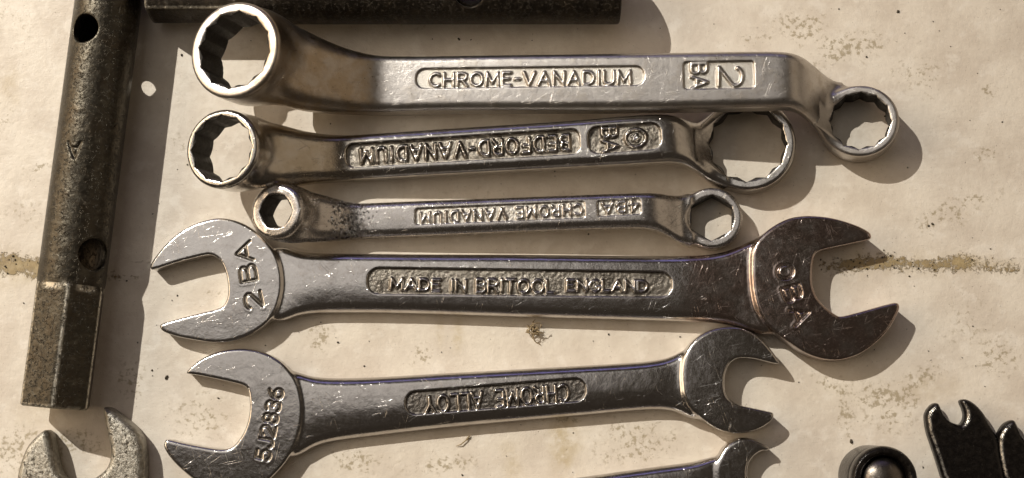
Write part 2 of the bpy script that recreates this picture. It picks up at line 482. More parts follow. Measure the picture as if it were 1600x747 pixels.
M = {}
M['satin'] = steel('worn_satin_steel', (.50, .47, .44), (.27, .38), (.34, .29, .23), .5, .006, .6, .6, patina_reflection=(-20, -12, -3, 2, (.36, .27, .17), .75))
M['bright'] = steel('bright_worn_steel', (.52, .495, .465), (.15, .25), (.26, .23, .19), .4, .004, .6, .5, patina_reflection=(-13, -9, 2, 6, (.40, .32, .20), .5))
M['bright_small'] = steel('small_worn_steel', (.52, .49, .465), (.20, .31), (.26, .22, .18), .5, .004, .8, .75, flecks=(-8, -6, -4.5, 0.5))
M['chrome'] = steel('brushed_chrome', (.56, .535, .51), (.15, .25), (.40, .36, .33), .6, .003, .5, .3, patina_reflection=(63, 66, 110, 120, (.36, .26, .22), .75))  # brown tarnish on the shank; across the right head it paints a dark reflection
M['chrome_plum'] = steel('chrome_grey', (.50, .475, .45), (.13, .23), (.34, .31, .29), .5, .003, .6, .3)
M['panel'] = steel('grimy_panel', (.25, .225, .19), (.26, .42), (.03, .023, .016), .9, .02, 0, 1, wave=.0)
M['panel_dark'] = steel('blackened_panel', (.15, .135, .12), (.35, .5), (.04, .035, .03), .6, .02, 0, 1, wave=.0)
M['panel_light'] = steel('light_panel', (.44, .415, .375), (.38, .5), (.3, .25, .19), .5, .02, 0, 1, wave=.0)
M['ingrained'] = steel('ingrained_stamp', (.20, .18, .155), (.35, .5), (.06, .05, .04), .6, .01, 0, .5, wave=.0)

# dark scaled iron of the box spanners
def iron(name, base, light, amt, rough=(.34, .58), pitd=.14):
    q = NT(name)
    a = q.noise(.45, 5, .62); b = q.noise(1.3, 5, .62, q.stretch(.06, 1.0, .6, 2)); f = q.noise(9, 3, .6)
    c = q.mix(q.map(b, .45, .66), base, light)
    c = q.mix(q.math('MULTIPLY', q.map(a, .48, .66), .6), c, (.055, .042, .027))
    wear_glint = q.math('MULTIPLY', q.map(q.noise(.7, 6, .72, q.stretch(.1, 1.0, .35, 5)), .54, .66), amt)
    at_ = q.n('ShaderNodeVertexColor'); at_.layer_name = 'wear_glint'
    ed = q.n('ShaderNodeSeparateColor'); q.put(ed.inputs[0], at_.outputs['Color'])
    edge = q.math('MULTIPLY', ed.outputs[0], q.map(q.noise(1.8, 5, .75), .34, .56))
    c = q.mix(wear_glint, c, (.19, .17, .135))
    c = q.mix(edge, c, (.52, .48, .40))
    pits = q.map(q.noise(2.0, 5, .65), .54, .64)
    h = q.math('SUBTRACT', q.math('MULTIPLY', f, .03), q.math('MULTIPLY', pits, pitd))
    h = q.math('ADD', h, q.math('MULTIPLY', b, .06)); h = q.math('ADD', h, q.math('MULTIPLY', a, .3))
    return q.out(Base_Color=c, Metallic=.85, Roughness=q.map(b, .3, .7, *rough), Normal=q.bump(h, .0006))
M['iron'] = iron('scaled_brown_iron', (.05, .043, .032), (.075, .065, .048), .22, (.27, .40), pitd=.09)
M['iron_dark'] = iron('black_scaled_iron', (.03, .024, .018), (.05, .04, .029), .2, (.4, .55), pitd=.15)
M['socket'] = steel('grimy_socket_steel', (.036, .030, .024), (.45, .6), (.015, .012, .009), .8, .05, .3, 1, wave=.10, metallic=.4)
def galv():
    q = NT('weathered_zinc_steel')
    a = q.noise(.55, 5, .65); b = q.noise(1.6, 6, .72); f = q.noise(5, 4, .65)
    c = q.mix(q.map(b, .36, .66), (.19, .175, .145), (.42, .39, .335))
    c = q.mix(q.math('MULTIPLY', q.map(a, .48, .64), .55), c, (.26, .235, .19))
    pit = q.map(q.noise(1.7, 5, .68), .57, .67)
    c = q.mix(q.math('MULTIPLY', pit, .7), c, (.11, .095, .075))
    h = q.math('SUBTRACT', q.math('ADD', q.math('MULTIPLY', b, .4), q.math('MULTIPLY', f, .12)), q.math('MULTIPLY', pit, .35))
    return q.out(Base_Color=c, Metallic=.9, Roughness=q.map(b, .3, .7, .30, .46), Normal=q.bump(h, .00035))
M['zinc'] = galv()
def black():
    q = NT('black_oxide_steel')
    b = q.noise(1.2, 4, .6); f = q.noise(7, 4, .65)
    c = q.mix(q.map(b, .4, .7), (.010, .008, .007), (.022, .018, .015))
    sp = q.map(q.noise(2.2, 4, .7), .68, .72)
    c = q.mix(q.math('MULTIPLY', sp, .6), c, (.2, .18, .15))
    at_ = q.n('ShaderNodeVertexColor'); at_.layer_name = 'wear_glint'
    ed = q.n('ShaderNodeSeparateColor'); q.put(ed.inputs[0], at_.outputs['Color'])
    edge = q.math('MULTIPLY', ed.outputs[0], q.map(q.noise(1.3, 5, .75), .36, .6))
    c = q.mix(edge, c, (.50, .46, .40))  # bare-steel colour along worn bevels paints in their highlight
    dust = q.map(q.noise(3.5, 4, .7, q.stretch(1.2, .5, 1.6, 8)), .60, .74)
    c = q.mix(q.math('MULTIPLY', dust, .16), c, (.30, .27, .22))
    return q.out(Base_Color=c, Metallic=.6, Roughness=q.map(f, .3, .7, .15, .23), Normal=q.bump(q.math('ADD', q.math('MULTIPLY', f, .12), q.math('MULTIPLY', b, .5)), .00025))
M['black'] = black()
M['dome'] = steel('rubbed_dome_steel', (.16, .14, .12), (.26, .36), (.08, .07, .06), .5, .006, 1.0, .5)
M['bore'] = iron('rusty_bore', (.03, .024, .018), (.05, .038, .026), .05)

def board_mat():
    q = NT('cream_painted_board')
    at_ = q.n('ShaderNodeVertexColor'); at_.layer_name = 'dirt'
    s = q.n('ShaderNodeSeparateColor'); q.put(s.inputs[0], at_.outputs['Color'])
    moss, ochre, grime = s.outputs[0], s.outputs[1], s.outputs[2]
    a = q.noise(.12, 5, .6); b = q.noise(.9, 5, .68); f = q.noise(5, 4, .65)
    grain = q.noise(1.0, 4, .6, q.stretch(0.04, .12, 1.3, 9))
    c = q.mix(q.map(a, .35, .68), (.74, .665, .56), (.63, .55, .455))
    c = q.mix(q.math('MULTIPLY', q.map(b, .50, .74), .34), c, (.57, .50, .41))
    c = q.mix(q.math('MULTIPLY', q.map(q.noise(.28, 5, .62), .52, .66), .5), c, (.80, .735, .64))
    spk = q.math('MULTIPLY', q.map(q.noise(2.6, 3, .55), .70, .745), q.map(q.noise(.25, 3, .6), .42, .6))
    c = q.mix(q.math('MULTIPLY', spk, .6), c, (.20, .165, .11))
    tiny = q.map(q.noise(5.5, 1, .5), .765, .79)
    c = q.mix(q.math('MULTIPLY', tiny, .8), c, (.08, .065, .045))
    m1 = q.math('MULTIPLY', q.map(q.math('ADD', q.noise(1.25, 6, .75), q.math('MULTIPLY', moss, .34)), .62, .76), q.map(moss, .03, .3))
    c = q.mix(q.math('MULTIPLY', m1, .88), c, q.mix(q.noise(.9, 3), (.13, .095, .035), (.34, .225, .085)))
    m3 = q.math('MULTIPLY', ochre, q.map(q.noise(.5, 5, .7), .28, .58), True)
    c = q.mix(m3, c, (.46, .355, .19))
    m2 = q.math('MULTIPLY', q.map(q.math('ADD', q.noise(1.15, 5, .68), q.math('MULTIPLY', grime, .18)), .58, .70), q.map(grime, .05, .5))
    c = q.mix(q.math('MULTIPLY', m2, .8), c, (.34, .275, .175))
    h = q.math('ADD', q.math('MULTIPLY', b, .24), q.math('MULTIPLY', f, .07))
    h = q.math('SUBTRACT', h, q.math('MULTIPLY', spk, .2)); h = q.math('ADD', h, q.math('MULTIPLY', grain, .07))
    h = q.math('ADD', h, q.math('MULTIPLY', m1, .25))
    return q.out(Base_Color=c, Metallic=0.0, Roughness=q.map(b, .3, .7, .42, .6), Normal=q.bump(h, .00035), Specular_IOR_Level=.35)
M['board'] = board_mat()
def simple(name, c, c2, r=.8):
    q = NT(name); return q.out(Base_Color=q.mix(q.noise(4, 3), c, c2), Roughness=r)
M['crumb'] = simple('dry_moss', (.38, .29, .16), (.18, .12, .06)); M['speck'] = simple('dark_dirt', (.03, .024, .016), (.08, .06, .035))

# ------------------------------------------------------------------ the board
def build_board():
    fx = np.arange(-88, 88.01, .32); fy = np.arange(-44, 44.01, .32)
    ex = np.array([-420, -300, -200, -140, -110, -95]); ey = np.array([-330, -220, -140, -90, -60, -50])
    xs = np.concatenate([ex, fx, -ex[::-1]]); ys = np.concatenate([ey, fy, -ey[::-1]])
    X, Y = np.meshgrid(xs, ys, indexing='ij')
    mo = np.zeros(X.shape); oc = np.zeros(X.shape); gr = np.zeros(X.shape)
    def blob(px, py, rx, ry, ang, amt, A, p=2.0):
        c = at(px, py) * 1e3; ca, sa = math.cos(R(ang)), math.sin(R(ang))
        u = (X - c[0]) * ca + (Y - c[1]) * sa; v = -(X - c[0]) * sa + (Y - c[1]) * ca
        wob = (fbm(X * .5 + px, Y * .5 + py, 3, 5) - .5) * 1.1
        d = np.sqrt((u / (rx * .1)) ** 2 + (v / (ry * .1)) ** 2) + wob
        np.maximum(A, amt * np.exp(-np.maximum(d, 0) ** p), out=A)
    blob(50, 418, 90, 17, -3, 1.0, mo); blob(0, 412, 60, 15, 0, .9, mo); blob(160, 432, 70, 9, -3, .5, mo)
    blob(40, 425, 90, 24, -2, .6, oc)
    blob(1370, 412, 75, 12, 3, .95, mo); blob(1480, 412, 75, 13, 2, .9, mo); blob(1560, 420, 90, 9, -4, .6, mo)
    blob(1505, 410, 32, 11, 4, .9, oc); blob(1400, 411, 120, 17, 0, .38, oc); blob(1530, 414, 60, 10, 0, .5, oc)
    blob(700, 408, 900, 7, 0, .2, mo)
    blob(880, 690, 19, 42, 6, .75, oc); blob(800, 722, 14, 26, 15, .45, oc); blob(715, 525, 7, 22, 0, .55, oc); blob(688, 520, 5, 18, 0, .5, oc)
    blob(380, 90, 30, 9, -30, .15, oc); blob(320, 270, 32, 8, -32, .6, oc); blob(1450, 610, 40, 18, 10, .3, oc); blob(1385, 620, 55, 24, 0, .8, gr)
    blob(1440, 590, 40, 20, 20, .7, gr); blob(1320, 640, 14, 45, 0, .7, gr); blob(1395, 655, 45, 26, 0, .55, gr); blob(1300, 600, 40, 14, -20, .7, gr)
    blob(660, 555, 20, 18, 0, .7, gr); blob(500, 530, 22, 24, 20, .7, gr); blob(880, 640, 38, 18, 0, .8, gr); blob(690, 725, 60, 16, 5, .6, gr)
    blob(320, 650, 60, 42, 0, .45, gr); blob(20, 700, 50, 36, 10, .7, gr); blob(120, 690, 50, 20, 0, .6, gr); blob(60, 260, 30, 12, 30, .5, gr)
    blob(25, 25, 70, 60, 0, .3, gr); blob(1330, 75, 70, 26, 15, .7, gr); blob(1440, 120, 60, 40, 0, .4, gr); blob(1545, 145, 16, 12, 0, .7, gr)
    blob(1510, 500, 60, 60, 0, .35, gr); blob(300, 225, 40, 22, 0, .45, gr); blob(340, 460, 26, 10, 0, .5, gr); blob(640, 30, 50, 24, 0, .4, gr)
    blob(750, 300, 220, 18, 0, .25, gr); blob(1100, 300, 60, 20, 0, .3, gr); blob(205, 590, 30, 40, 0, .5, gr); blob(1540, 240, 20, 14, 0, .6, gr)
    blob(1250, 40, 50, 30, 0, .6, gr); blob(1180, 60, 30, 10, 0, .5, gr); blob(1480, 330, 90, 30, 20, .5, gr); blob(1560, 560, 40, 40, 0, .5, gr); blob(1000, 690, 70, 40, 0, .55, gr); blob(560, 720, 50, 20, 0, .6, gr); blob(40, 330, 40, 30, 0, .45, gr); blob(15, 130, 16, 30, 0, .35, oc); blob(10, 180, 20, 40, 0, .4, gr); blob(60, 640, 30, 20, 0, .35, oc); blob(660, 650, 80, 40, 0, .25, gr)
    mid = (np.abs(X) < 89) & (np.abs(Y) < 45)
    z = np.where(mid, .05 * (fbm(X * .12, Y * .12, 3, 11) - .5) + .035 * (fbm(X * 1.1, Y * 1.1, 2, 31) - .5), 0.0)
    z += np.where(mid, mo * .22 * np.maximum(vnoise(X * 1.8, Y * 1.8, None, 3) - .55, 0), 0) - .06
    n, m = X.shape; I = np.arange(n * m).reshape(n, m)
    q = np.stack([I[:-1, :-1], I[1:, :-1], I[1:, 1:], I[:-1, 1:]], -1).reshape(-1, 4)
    me = raw_mesh('painted_board', np.stack([X, Y, z], -1).reshape(-1, 3) * 1e-3, q)
    ca = me.color_attributes.new('dirt', 'FLOAT_COLOR', 'POINT')
    ca.data.foreach_set('color', np.stack([mo, oc, gr, np.ones_like(mo)], -1).astype(np.float32).ravel())
    return tag(link('table_board', me, M['board']), 'cream painted board stained with moss and dirt under the tools', kind='structure')
build_board()

# ------------------------------------------------------------------ ring spanners
def emit(G, root, u0, u1, mats, tests, bores=()):
    """splits the one forged surface into its parts and parents them under the tool"""
    def lab(c):
        l = np.zeros(len(c), int)
        l[c[:, 0] < u0] = 1; l[c[:, 0] > u1] = 2
        for i, b in enumerate(bores): l[b(c)] = 3 + i
        for i, (t, _, _, _) in enumerate(tests):
            p, s = t(c); l[p] = 10 + 2 * i; l[s] = 11 + 2 * i
        return l
    parts = split_parts(G, lab); made = {}
    for l, nm, m in ((0, 'shank', mats[0]), (1, mats[3], mats[1]), (2, mats[3], mats[2])):
        v, q, n = parts[l]; made[l] = link(nm, raw_mesh(nm, v, q, n), m, root)
    for l, hostl in ((3, 1), (4, 2)):
        if l in parts:
            v, q, n = parts[l]; link('socket', raw_mesh('socket', v, q, n), M['socket'], made[hostl])
    for i, (t, nm, pm, lm) in enumerate(tests):
        host = root
        if 10 + 2 * i in parts:
            v, q, n = parts[10 + 2 * i]; host = link(nm, raw_mesh(nm, v, q, n), pm, root)
            if 11 + 2 * i in parts:
                v, q, n = parts[11 + 2 * i]; link('lettering', raw_mesh('lettering', v, q, n), lm, host)
        elif 11 + 2 * i in parts:      # letters stamped straight into an end
            v, q, n = parts[11 + 2 * i]
            cx = v[:, 0].mean() * 1e3; host = made[1] if cx < u0 else made[2] if cx > u1 else made[0]
            link('stamped_letters', raw_mesh('stamped_letters', v, q, n), lm, host)
    return made
def pill(fr, h, pts, r):
    """panel outline from pixel corners, inset by r so that the distance offset rounds it"""
    P = fr.poly(pts, h); c = P.mean(0)
    r = min(r, .47 * min(np.linalg.norm(P[k] - P[k - 1]) for k in range(4)))
    out = []
    for k in range(len(P)):
        a, b, d = P[k - 1], P[k], P[(k + 1) % len(P)]
        e1 = (b - a) / np.linalg.norm(b - a); e2 = (d - b) / np.linalg.norm(d - b)
        n1, n2 = np.array([-e1[1], e1[0]]), np.array([-e2[1], e2[0]])
        if np.dot(n1, c - b) < 0: n1, n2 = -n1, -n2
        bis = (n1 + n2) / np.linalg.norm(n1 + n2); out.append(b + bis * r / max(.3, np.dot(bis, n1)))
    return np.array(out), r

# --- large ring spanner (CHROME-VANADIUM, 2 BA)
def ring_spanner_large():
    tilt = R(5.8); fr = Frame((600, 135), (1240, 128), tilt)
    G = Grid((-33, -13.5, -9.6), (86, 12.5, 20), .16)
    T = 4.8; hz = T / 2
    cL = fr.L(364, 77, 17.2) + np.array([3.4 * math.sin(R(12)), 0]); cR = fr.L(1351, 183, 0)
    keys = [
        ((369, 369), 18, 140, 12.6, 3.0, 3.0, 0),
        ((430, 408), 20, 158, 11.6, 3.5, 3.5, 0),
        ((472, 462), 43, 172, 9.4, 3.7, 3.6, 0),
        ((518, 513), 67, 177, 6.5, 3.3, 2.9, 0),
        ((560, 558), 83, 178, 4.2, 2.8, 2.1, 0),
        (600, 91, 178.5, 2.6, 2.45, 1.35, .1),
        (700, 91, 176, hz, hz, 1.25, .12),
        (1000, 87, 174.5, hz, hz, 1.25, .12),
        (1200, 84, 171, hz, hz, 1.3, .1),
        ((1240, 1230), 84.5, 170, 2.35, hz, 1.6, .1),
        ((1260, 1244), 89, 180, 1.0, 2.4, 2.0, .1),
        ((1278, 1260), 100, 196, -1.5, 2.4, 2.2, .1),
        ((1293, 1278), 115, 218, -4.2, 2.0, 1.9, 0),
        ((1308, 1296), 127, 236, -5.6, 1.5, 1.4, 0),
        ((1322, 1312), 131, 241, -5.8, 1.3, 1.2, 0),
    ]
    sx, d, ks = loft(G, keys, fr); G.D[sx] = np.minimum(G.D[sx], d)
    bl = ring(G, cL, -R(11), 10.2, 17.0, 7.15, 10.2, 12, .75, .12, turn=R(8), k=2.2, taper=-.2, hole_dn=2.5)
    zr = -cR[0] * math.tan(tilt)
    br = ring(G, cR, -tilt, zr + .05, zr + 5.0, 6.0, 8.1, 12, .5, .12, turn=R(4), k=2.0, taper=.2, hole_up=2.5, el=1.04)
    zt = top_of(ks, T, .12)
    P = pill(fr, T, [(650, 107.5), (1006, 103), (1007, 133), (650, 138)], 1.5)
    s1 = text_segs(fr, T, 'CHROME-VANADIUM', (671, 134.5), (985, 130.5), 20)
    t1 = carve_panel(G, P, zt, .34, s1, .36, .2)
    P2 = pill(fr, T, [(1068, 97), (1178, 95), (1179, 137), (1069, 139)], .45)
    s2 = text_segs(fr, T, '2', (1123, 105), (1123, 134), 37) + text_segs(fr, T, 'BA', (1080, 100), (1081, 138), 24, gap=.2)
    t2 = carve_panel(G, P2, zt, .34, s2, .36, .22)
    root = thing('ring_spanner', 'longest offset ring spanner with worn satin shank embossed chrome vanadium, at the top', 'spanner', fr, group='steel spanners laid in a column')
    emit(G, root, fr.L(585, 130, T)[0], fr.L(1262, 140, T)[0], (M['satin'], M['satin'], M['satin'], 'ring_end'),
         [(t1, 'name_panel', M['panel_light'], M['satin']), (t2, 'size_panel', M['panel_light'], M['satin'])], (bl, br))
ring_spanner_large()

# --- middle ring spanner (BEDFORD-VANADIUM upside down, 0 BA)
def ring_spanner_middle():
    tilt = R(4.0); fr = Frame((545, 248), (1045, 219), tilt)
    G = Grid((-27, -11, -7), (75, 9.5, 17), .15)
    T = 4.3; hz = T / 2
    cL = fr.L(346, 232, 13.7) + np.array([2.9 * math.sin(R(12)), 0]); cR = fr.L(1169, 225, -1)
    keys = [
        ((351, 351), 187, 279, 10.0, 2.6, 2.6, 0),
        ((395, 390), 185, 291, 9.4, 3.0, 3.0, 0),
        ((432, 428), 193, 297, 7.8, 3.1, 3.0, 0),
        ((475, 470), 204, 289, 5.5, 2.8, 2.6, 0),
        ((512, 510), 211, 285, 3.4, 2.4, 2.0, .1),
        (550, 213, 283, hz, hz, 1.45, .15),
        (700, 203, 274, hz, hz, 1.4, .15),
        (900, 190, 263, hz, hz, 1.4, .15),
        (1010, 181, 257, hz, hz, 1.5, .15),
        ((1060, 1046), 180, 255, 1.9, hz, 1.7, .2),
        ((1080, 1066), 187, 261, .9, 2.1, 1.8, .1),
        ((1096, 1084), 193, 274, -.8, 2.0, 1.7, 0),
        ((1110, 1102), 190, 288, -2.2, 1.7, 1.5, 0),
        ((1124, 1120), 185, 294, -2.6, 1.4, 1.2, 0),
    ]
    sx, d, ks = loft(G, keys, fr); G.D[sx] = np.minimum(G.D[sx], d)
    bl = ring(G, cL, -R(12), 8.0, 13.8, 5.8, 8.7, 12, .7, .1, turn=R(2), k=2.0, taper=-.15, hole_dn=2.0)
    zr = -cR[0] * math.tan(tilt)
    br = ring(G, cR, -tilt, zr + .05, zr + 4.0, 7.5, 10.5, 12, .55, .12, turn=R(6), k=1.8, taper=.2, hole_up=2.5)
    zt = top_of(ks, T, .15)
    P = pill(fr, T, [(540, 225), (905, 200), (907, 240), (541, 262)], 1.35)
    s1 = text_segs(fr, T, 'BEDFORD-VANADIUM', (888, 210), (562, 232), 23, gap=.3)
    t1 = carve_panel(G, P, zt, .72, s1, .52, .20, rough=.08, seed=3)
    P2 = pill(fr, T, [(918, 198), (1032, 190), (1034, 232), (920, 241)], 1.6)
    s2 = text_segs(fr, T, 'BA', (940, 200), (942, 237), 23, gap=.2)
    c0 = fr.L(993, 214.5, T)
    ang = np.radians(np.linspace(0, 360, 25))
    circ = [(c0[0] + 1.55 * math.cos(a), c0[1] + 1.35 * math.sin(a)) for a in ang]
    s2 += [(*circ[i], *circ[i + 1]) for i in range(24)]
    for a in range(5): s2.append((c0[0] + .5 * math.cos(a * 1.26), c0[1] + .5 * math.sin(a * 1.26), c0[0] + .25 * math.cos(a * 1.26 + .5), c0[1] + .25 * math.sin(a * 1.26 + .5)))
    t2 = carve_panel(G, P2, zt, .72, s2, .52, .20, rough=.08, seed=9)
    root = thing('ring_spanner', 'thin walled ring spanner with upside down bedford vanadium panel, second from the top', 'spanner', fr, group='steel spanners laid in a column')
    emit(G, root, fr.L(535, 245, T)[0], fr.L(1070, 222, T)[0], (M['bright'], M['bright'], M['bright'], 'ring_end'),
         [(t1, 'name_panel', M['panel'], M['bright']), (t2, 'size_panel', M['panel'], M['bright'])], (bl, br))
ring_spanner_middle()

# --- small hexagon ring spanner (CHROME VANADIUM, 4BA upside down)
def ring_spanner_small():
    tilt = R(3.6); fr = Frame((600, 345), (1000, 330), tilt)
    G = Grid((-22.5, -8, -6), (58, 7.5, 13.2), .14)
    T = 3.6; hz = T / 2
    cL = fr.L(431, 330, 10.4) + np.array([2.4 * math.sin(R(12)), 0]); cR = fr.L(1112, 342, -1)
    keys = [
        ((434, 434), 297, 364, 7.6, 2.2, 2.2, 0),
        ((462, 458), 294, 377, 7.0, 2.6, 2.6, 0),
        ((495, 488), 301, 379, 5.2, 2.5, 2.4, 0),
        ((530, 525), 311, 376, 3.2, 2.1, 1.9, .1),
        ((560, 558), 319, 373, hz, hz, 1.3, .15),
        (640, 316, 370, hz, hz, 1.15, .15),
        (855, 308, 361, hz, hz, 1.15, .15),
        (1000, 303, 357, hz, hz, 1.2, .15),
        ((1030, 1022), 302, 361, 1.5, hz, 1.4, .1),
        ((1048, 1038), 305, 370, .5, 1.7, 1.5, 0),
        ((1064, 1054), 307, 381, -.8, 1.6, 1.4, 0),
        ((1078, 1070), 305, 387, -1.6, 1.3, 1.1, 0),
    ]
    sx, d, ks = loft(G, keys, fr); G.D[sx] = np.minimum(G.D[sx], d)
    bl = ring(G, cL, -R(12), 5.7, 10.5, 4.2, 4.7, 6, .9, .06, turn=R(32), k=1.7, taper=-.1, hole_dn=2.0)
    zr = -cR[0] * math.tan(tilt)
    br = ring(G, cR, -tilt, zr + .05, zr + 3.5, 4.8, 6.2, 6, .5, .06, turn=R(4), k=1.6, taper=.1, hole_up=2.0)
    zt = top_of(ks, T, .15)
    P = pill(fr, T, [(649, 326), (913, 314), (914, 340), (649, 351)], .4)
    s1 = text_segs(fr, T, 'CHROME VANADIUM', (909, 319), (657, 333), 16, gap=.34, space=.25)
    t1 = carve_panel(G, P, zt, .36, s1, .36, .2, rough=.07, seed=5)
    P2 = pill(fr, T, [(933, 314), (1001, 310), (1002, 334), (935, 338)], .4)
    s2 = text_segs(fr, T, '4BA', (997, 314), (941, 317.5), 16, gap=.3)
    t2 = carve_panel(G, P2, zt, .36, s2, .36, .2, rough=.1, seed=6)
    root = thing('ring_spanner', 'smallest ring spanner with hexagon holes and black flecks behind its left ring', 'spanner', fr, group='steel spanners laid in a column')
    emit(G, root, fr.L(545, 345, T)[0], fr.L(1040, 335, T)[0], (M['bright_small'], M['bright_small'], M['bright_small'], 'ring_end'),
         [(t1, 'name_panel', M['panel_light'], M['bright_small']), (t2, 'size_panel', M['panel_light'], M['bright_small'])], (bl, br))
ring_spanner_small()

# ------------------------------------------------------------------ open-ended spanners
def crop(pts, sc, ox, oy): return [(ox + sc * x, oy + sc * y) for x, y in pts]

def open_spanner_large():
    fr = Frame((420, 440), (1200, 455), R(0.3), z0=.0)
    G = Grid((-20, -13.5, -2.5), (102, 13, 7.5), .15)
    T = 3.9
    left = crop([(45, 300), (60, 268), (110, 205), (180, 140), (260, 95), (340, 70), (400, 65), (470, 80), (540, 115), (600, 165), (645, 220), (672, 280), (684, 340), (686, 400), (676, 460), (655, 520), (622, 568), (570, 610), (500, 645), (430, 665), (350, 670), (260, 658), (180, 642), (120, 622), (97, 605), (92, 588), (110, 575), (200, 550), (300, 525), (370, 508), (403, 490), (422, 450), (425, 400), (416, 340), (397, 290), (372, 260), (340, 246), (300, 250), (200, 274), (110, 302), (72, 314), (52, 314)], .3214, 220, 320)
    right = crop([(320, 200), (345, 150), (400, 100), (470, 62), (540, 48), (620, 50), (700, 65), (780, 92), (825, 117), (835, 136), (825, 150), (760, 165), (680, 182), (620, 196), (595, 212), (583, 245), (578, 300), (581, 350), (600, 400), (640, 445), (680, 475), (705, 482), (760, 470), (850, 445), (920, 426), (947, 424), (958, 442), (945, 480), (910, 540), (860, 592), (800, 637), (740, 662), (680, 672), (610, 665), (540, 637), (470, 590), (410, 545), (370, 505), (340, 450), (324, 390), (316, 320), (315, 250)], .3616, 1060, 320)
    keys = [
        ((400, 400), 400, 480, 1.7, 1.1, 1.0, .1),
        ((440, 440), 384, 505, 1.75, 1.3, 1.1, .15),
        ((462, 462), 393, 494, 1.7, 1.45, 1.3, .25),
        (500, 396, 489, 1.7, 1.6, 1.55, .5),
        (600, 397, 489, 1.7, 1.6, 1.55, .5),
        (810, 398, 495, 1.7, 1.6, 1.55, .5),
        (1050, 400, 502, 1.7, 1.6, 1.55, .5),
        (1110, 398, 504, 1.7, 1.55, 1.4, .4),
        (1150, 388, 510, 1.7, 1.5, 1.3, .3),
        ((1182, 1190), 372, 524, 1.75, 1.45, 1.2, .15),
        ((1220, 1220), 375, 520, 1.75, 1.2, 1.0, 0),
    ]
    sx, d, ks = loft(G, keys, fr); G.D[sx] = np.minimum(G.D[sx], d)
    PL = catmull(fr.poly(left, 3.0)); PR = catmull(fr.poly(right, 3.6))
    plate(G, PL, .1, 3.5, .42, .7, cc=fr.L(385, 430, 4), crown=.0016)
    plate(G, PR, -.35, 4.0, .5, .7, cc=fr.L(1260, 450, 4), crown=.0016)
    s = text_segs(fr, 3.5, '2', (411, 478), (406, 455), 26) + text_segs(fr, 3.5, 'B', (402, 437), (398, 413), 25) + text_segs(fr, 3.5, 'A', (396, 406), (390, 377), 24)
    t0 = stamp(G, s, 2.2, .24, .15)
    s = text_segs(fr, 4.0, '0', (1213, 416), (1218, 438), 24) + text_segs(fr, 4.0, 'B', (1222, 452), (1229, 473), 27) + text_segs(fr, 4.0, 'A', (1234, 485), (1243, 509), 27)
    t3 = stamp(G, s, 2.5, .3, .16, lip=.04)
    top = 3.3
    zt = top_of(ks, top, .5)
    P = pill(fr, top, [(574, 418), (1049, 425), (1051, 464), (574, 459)], 1.85)
    s1 = text_segs(fr, top, 'MADE IN', (610, 451.5), (727, 455), 17, gap=.2) + text_segs(fr, top, 'BRITOOL', (744, 456), (865, 457.5), 20, gap=.2) + text_segs(fr, top, 'ENGLAND', (886, 453.5), (1011, 455), 16, gap=.2)
    t1 = carve_panel(G, P, zt, .45, s1, .42, .2, rough=.07, seed=12)
    root = thing('open_ended_spanner', 'largest open ended spanner, chrome, with long panel reading made in england', 'spanner', fr, group='steel spanners laid in a column')
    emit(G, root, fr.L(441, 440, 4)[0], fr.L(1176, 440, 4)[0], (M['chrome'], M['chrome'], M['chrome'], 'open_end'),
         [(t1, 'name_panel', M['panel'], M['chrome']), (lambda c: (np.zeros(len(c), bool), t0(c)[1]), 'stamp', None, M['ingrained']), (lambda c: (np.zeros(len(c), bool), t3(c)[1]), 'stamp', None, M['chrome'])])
open_spanner_large()

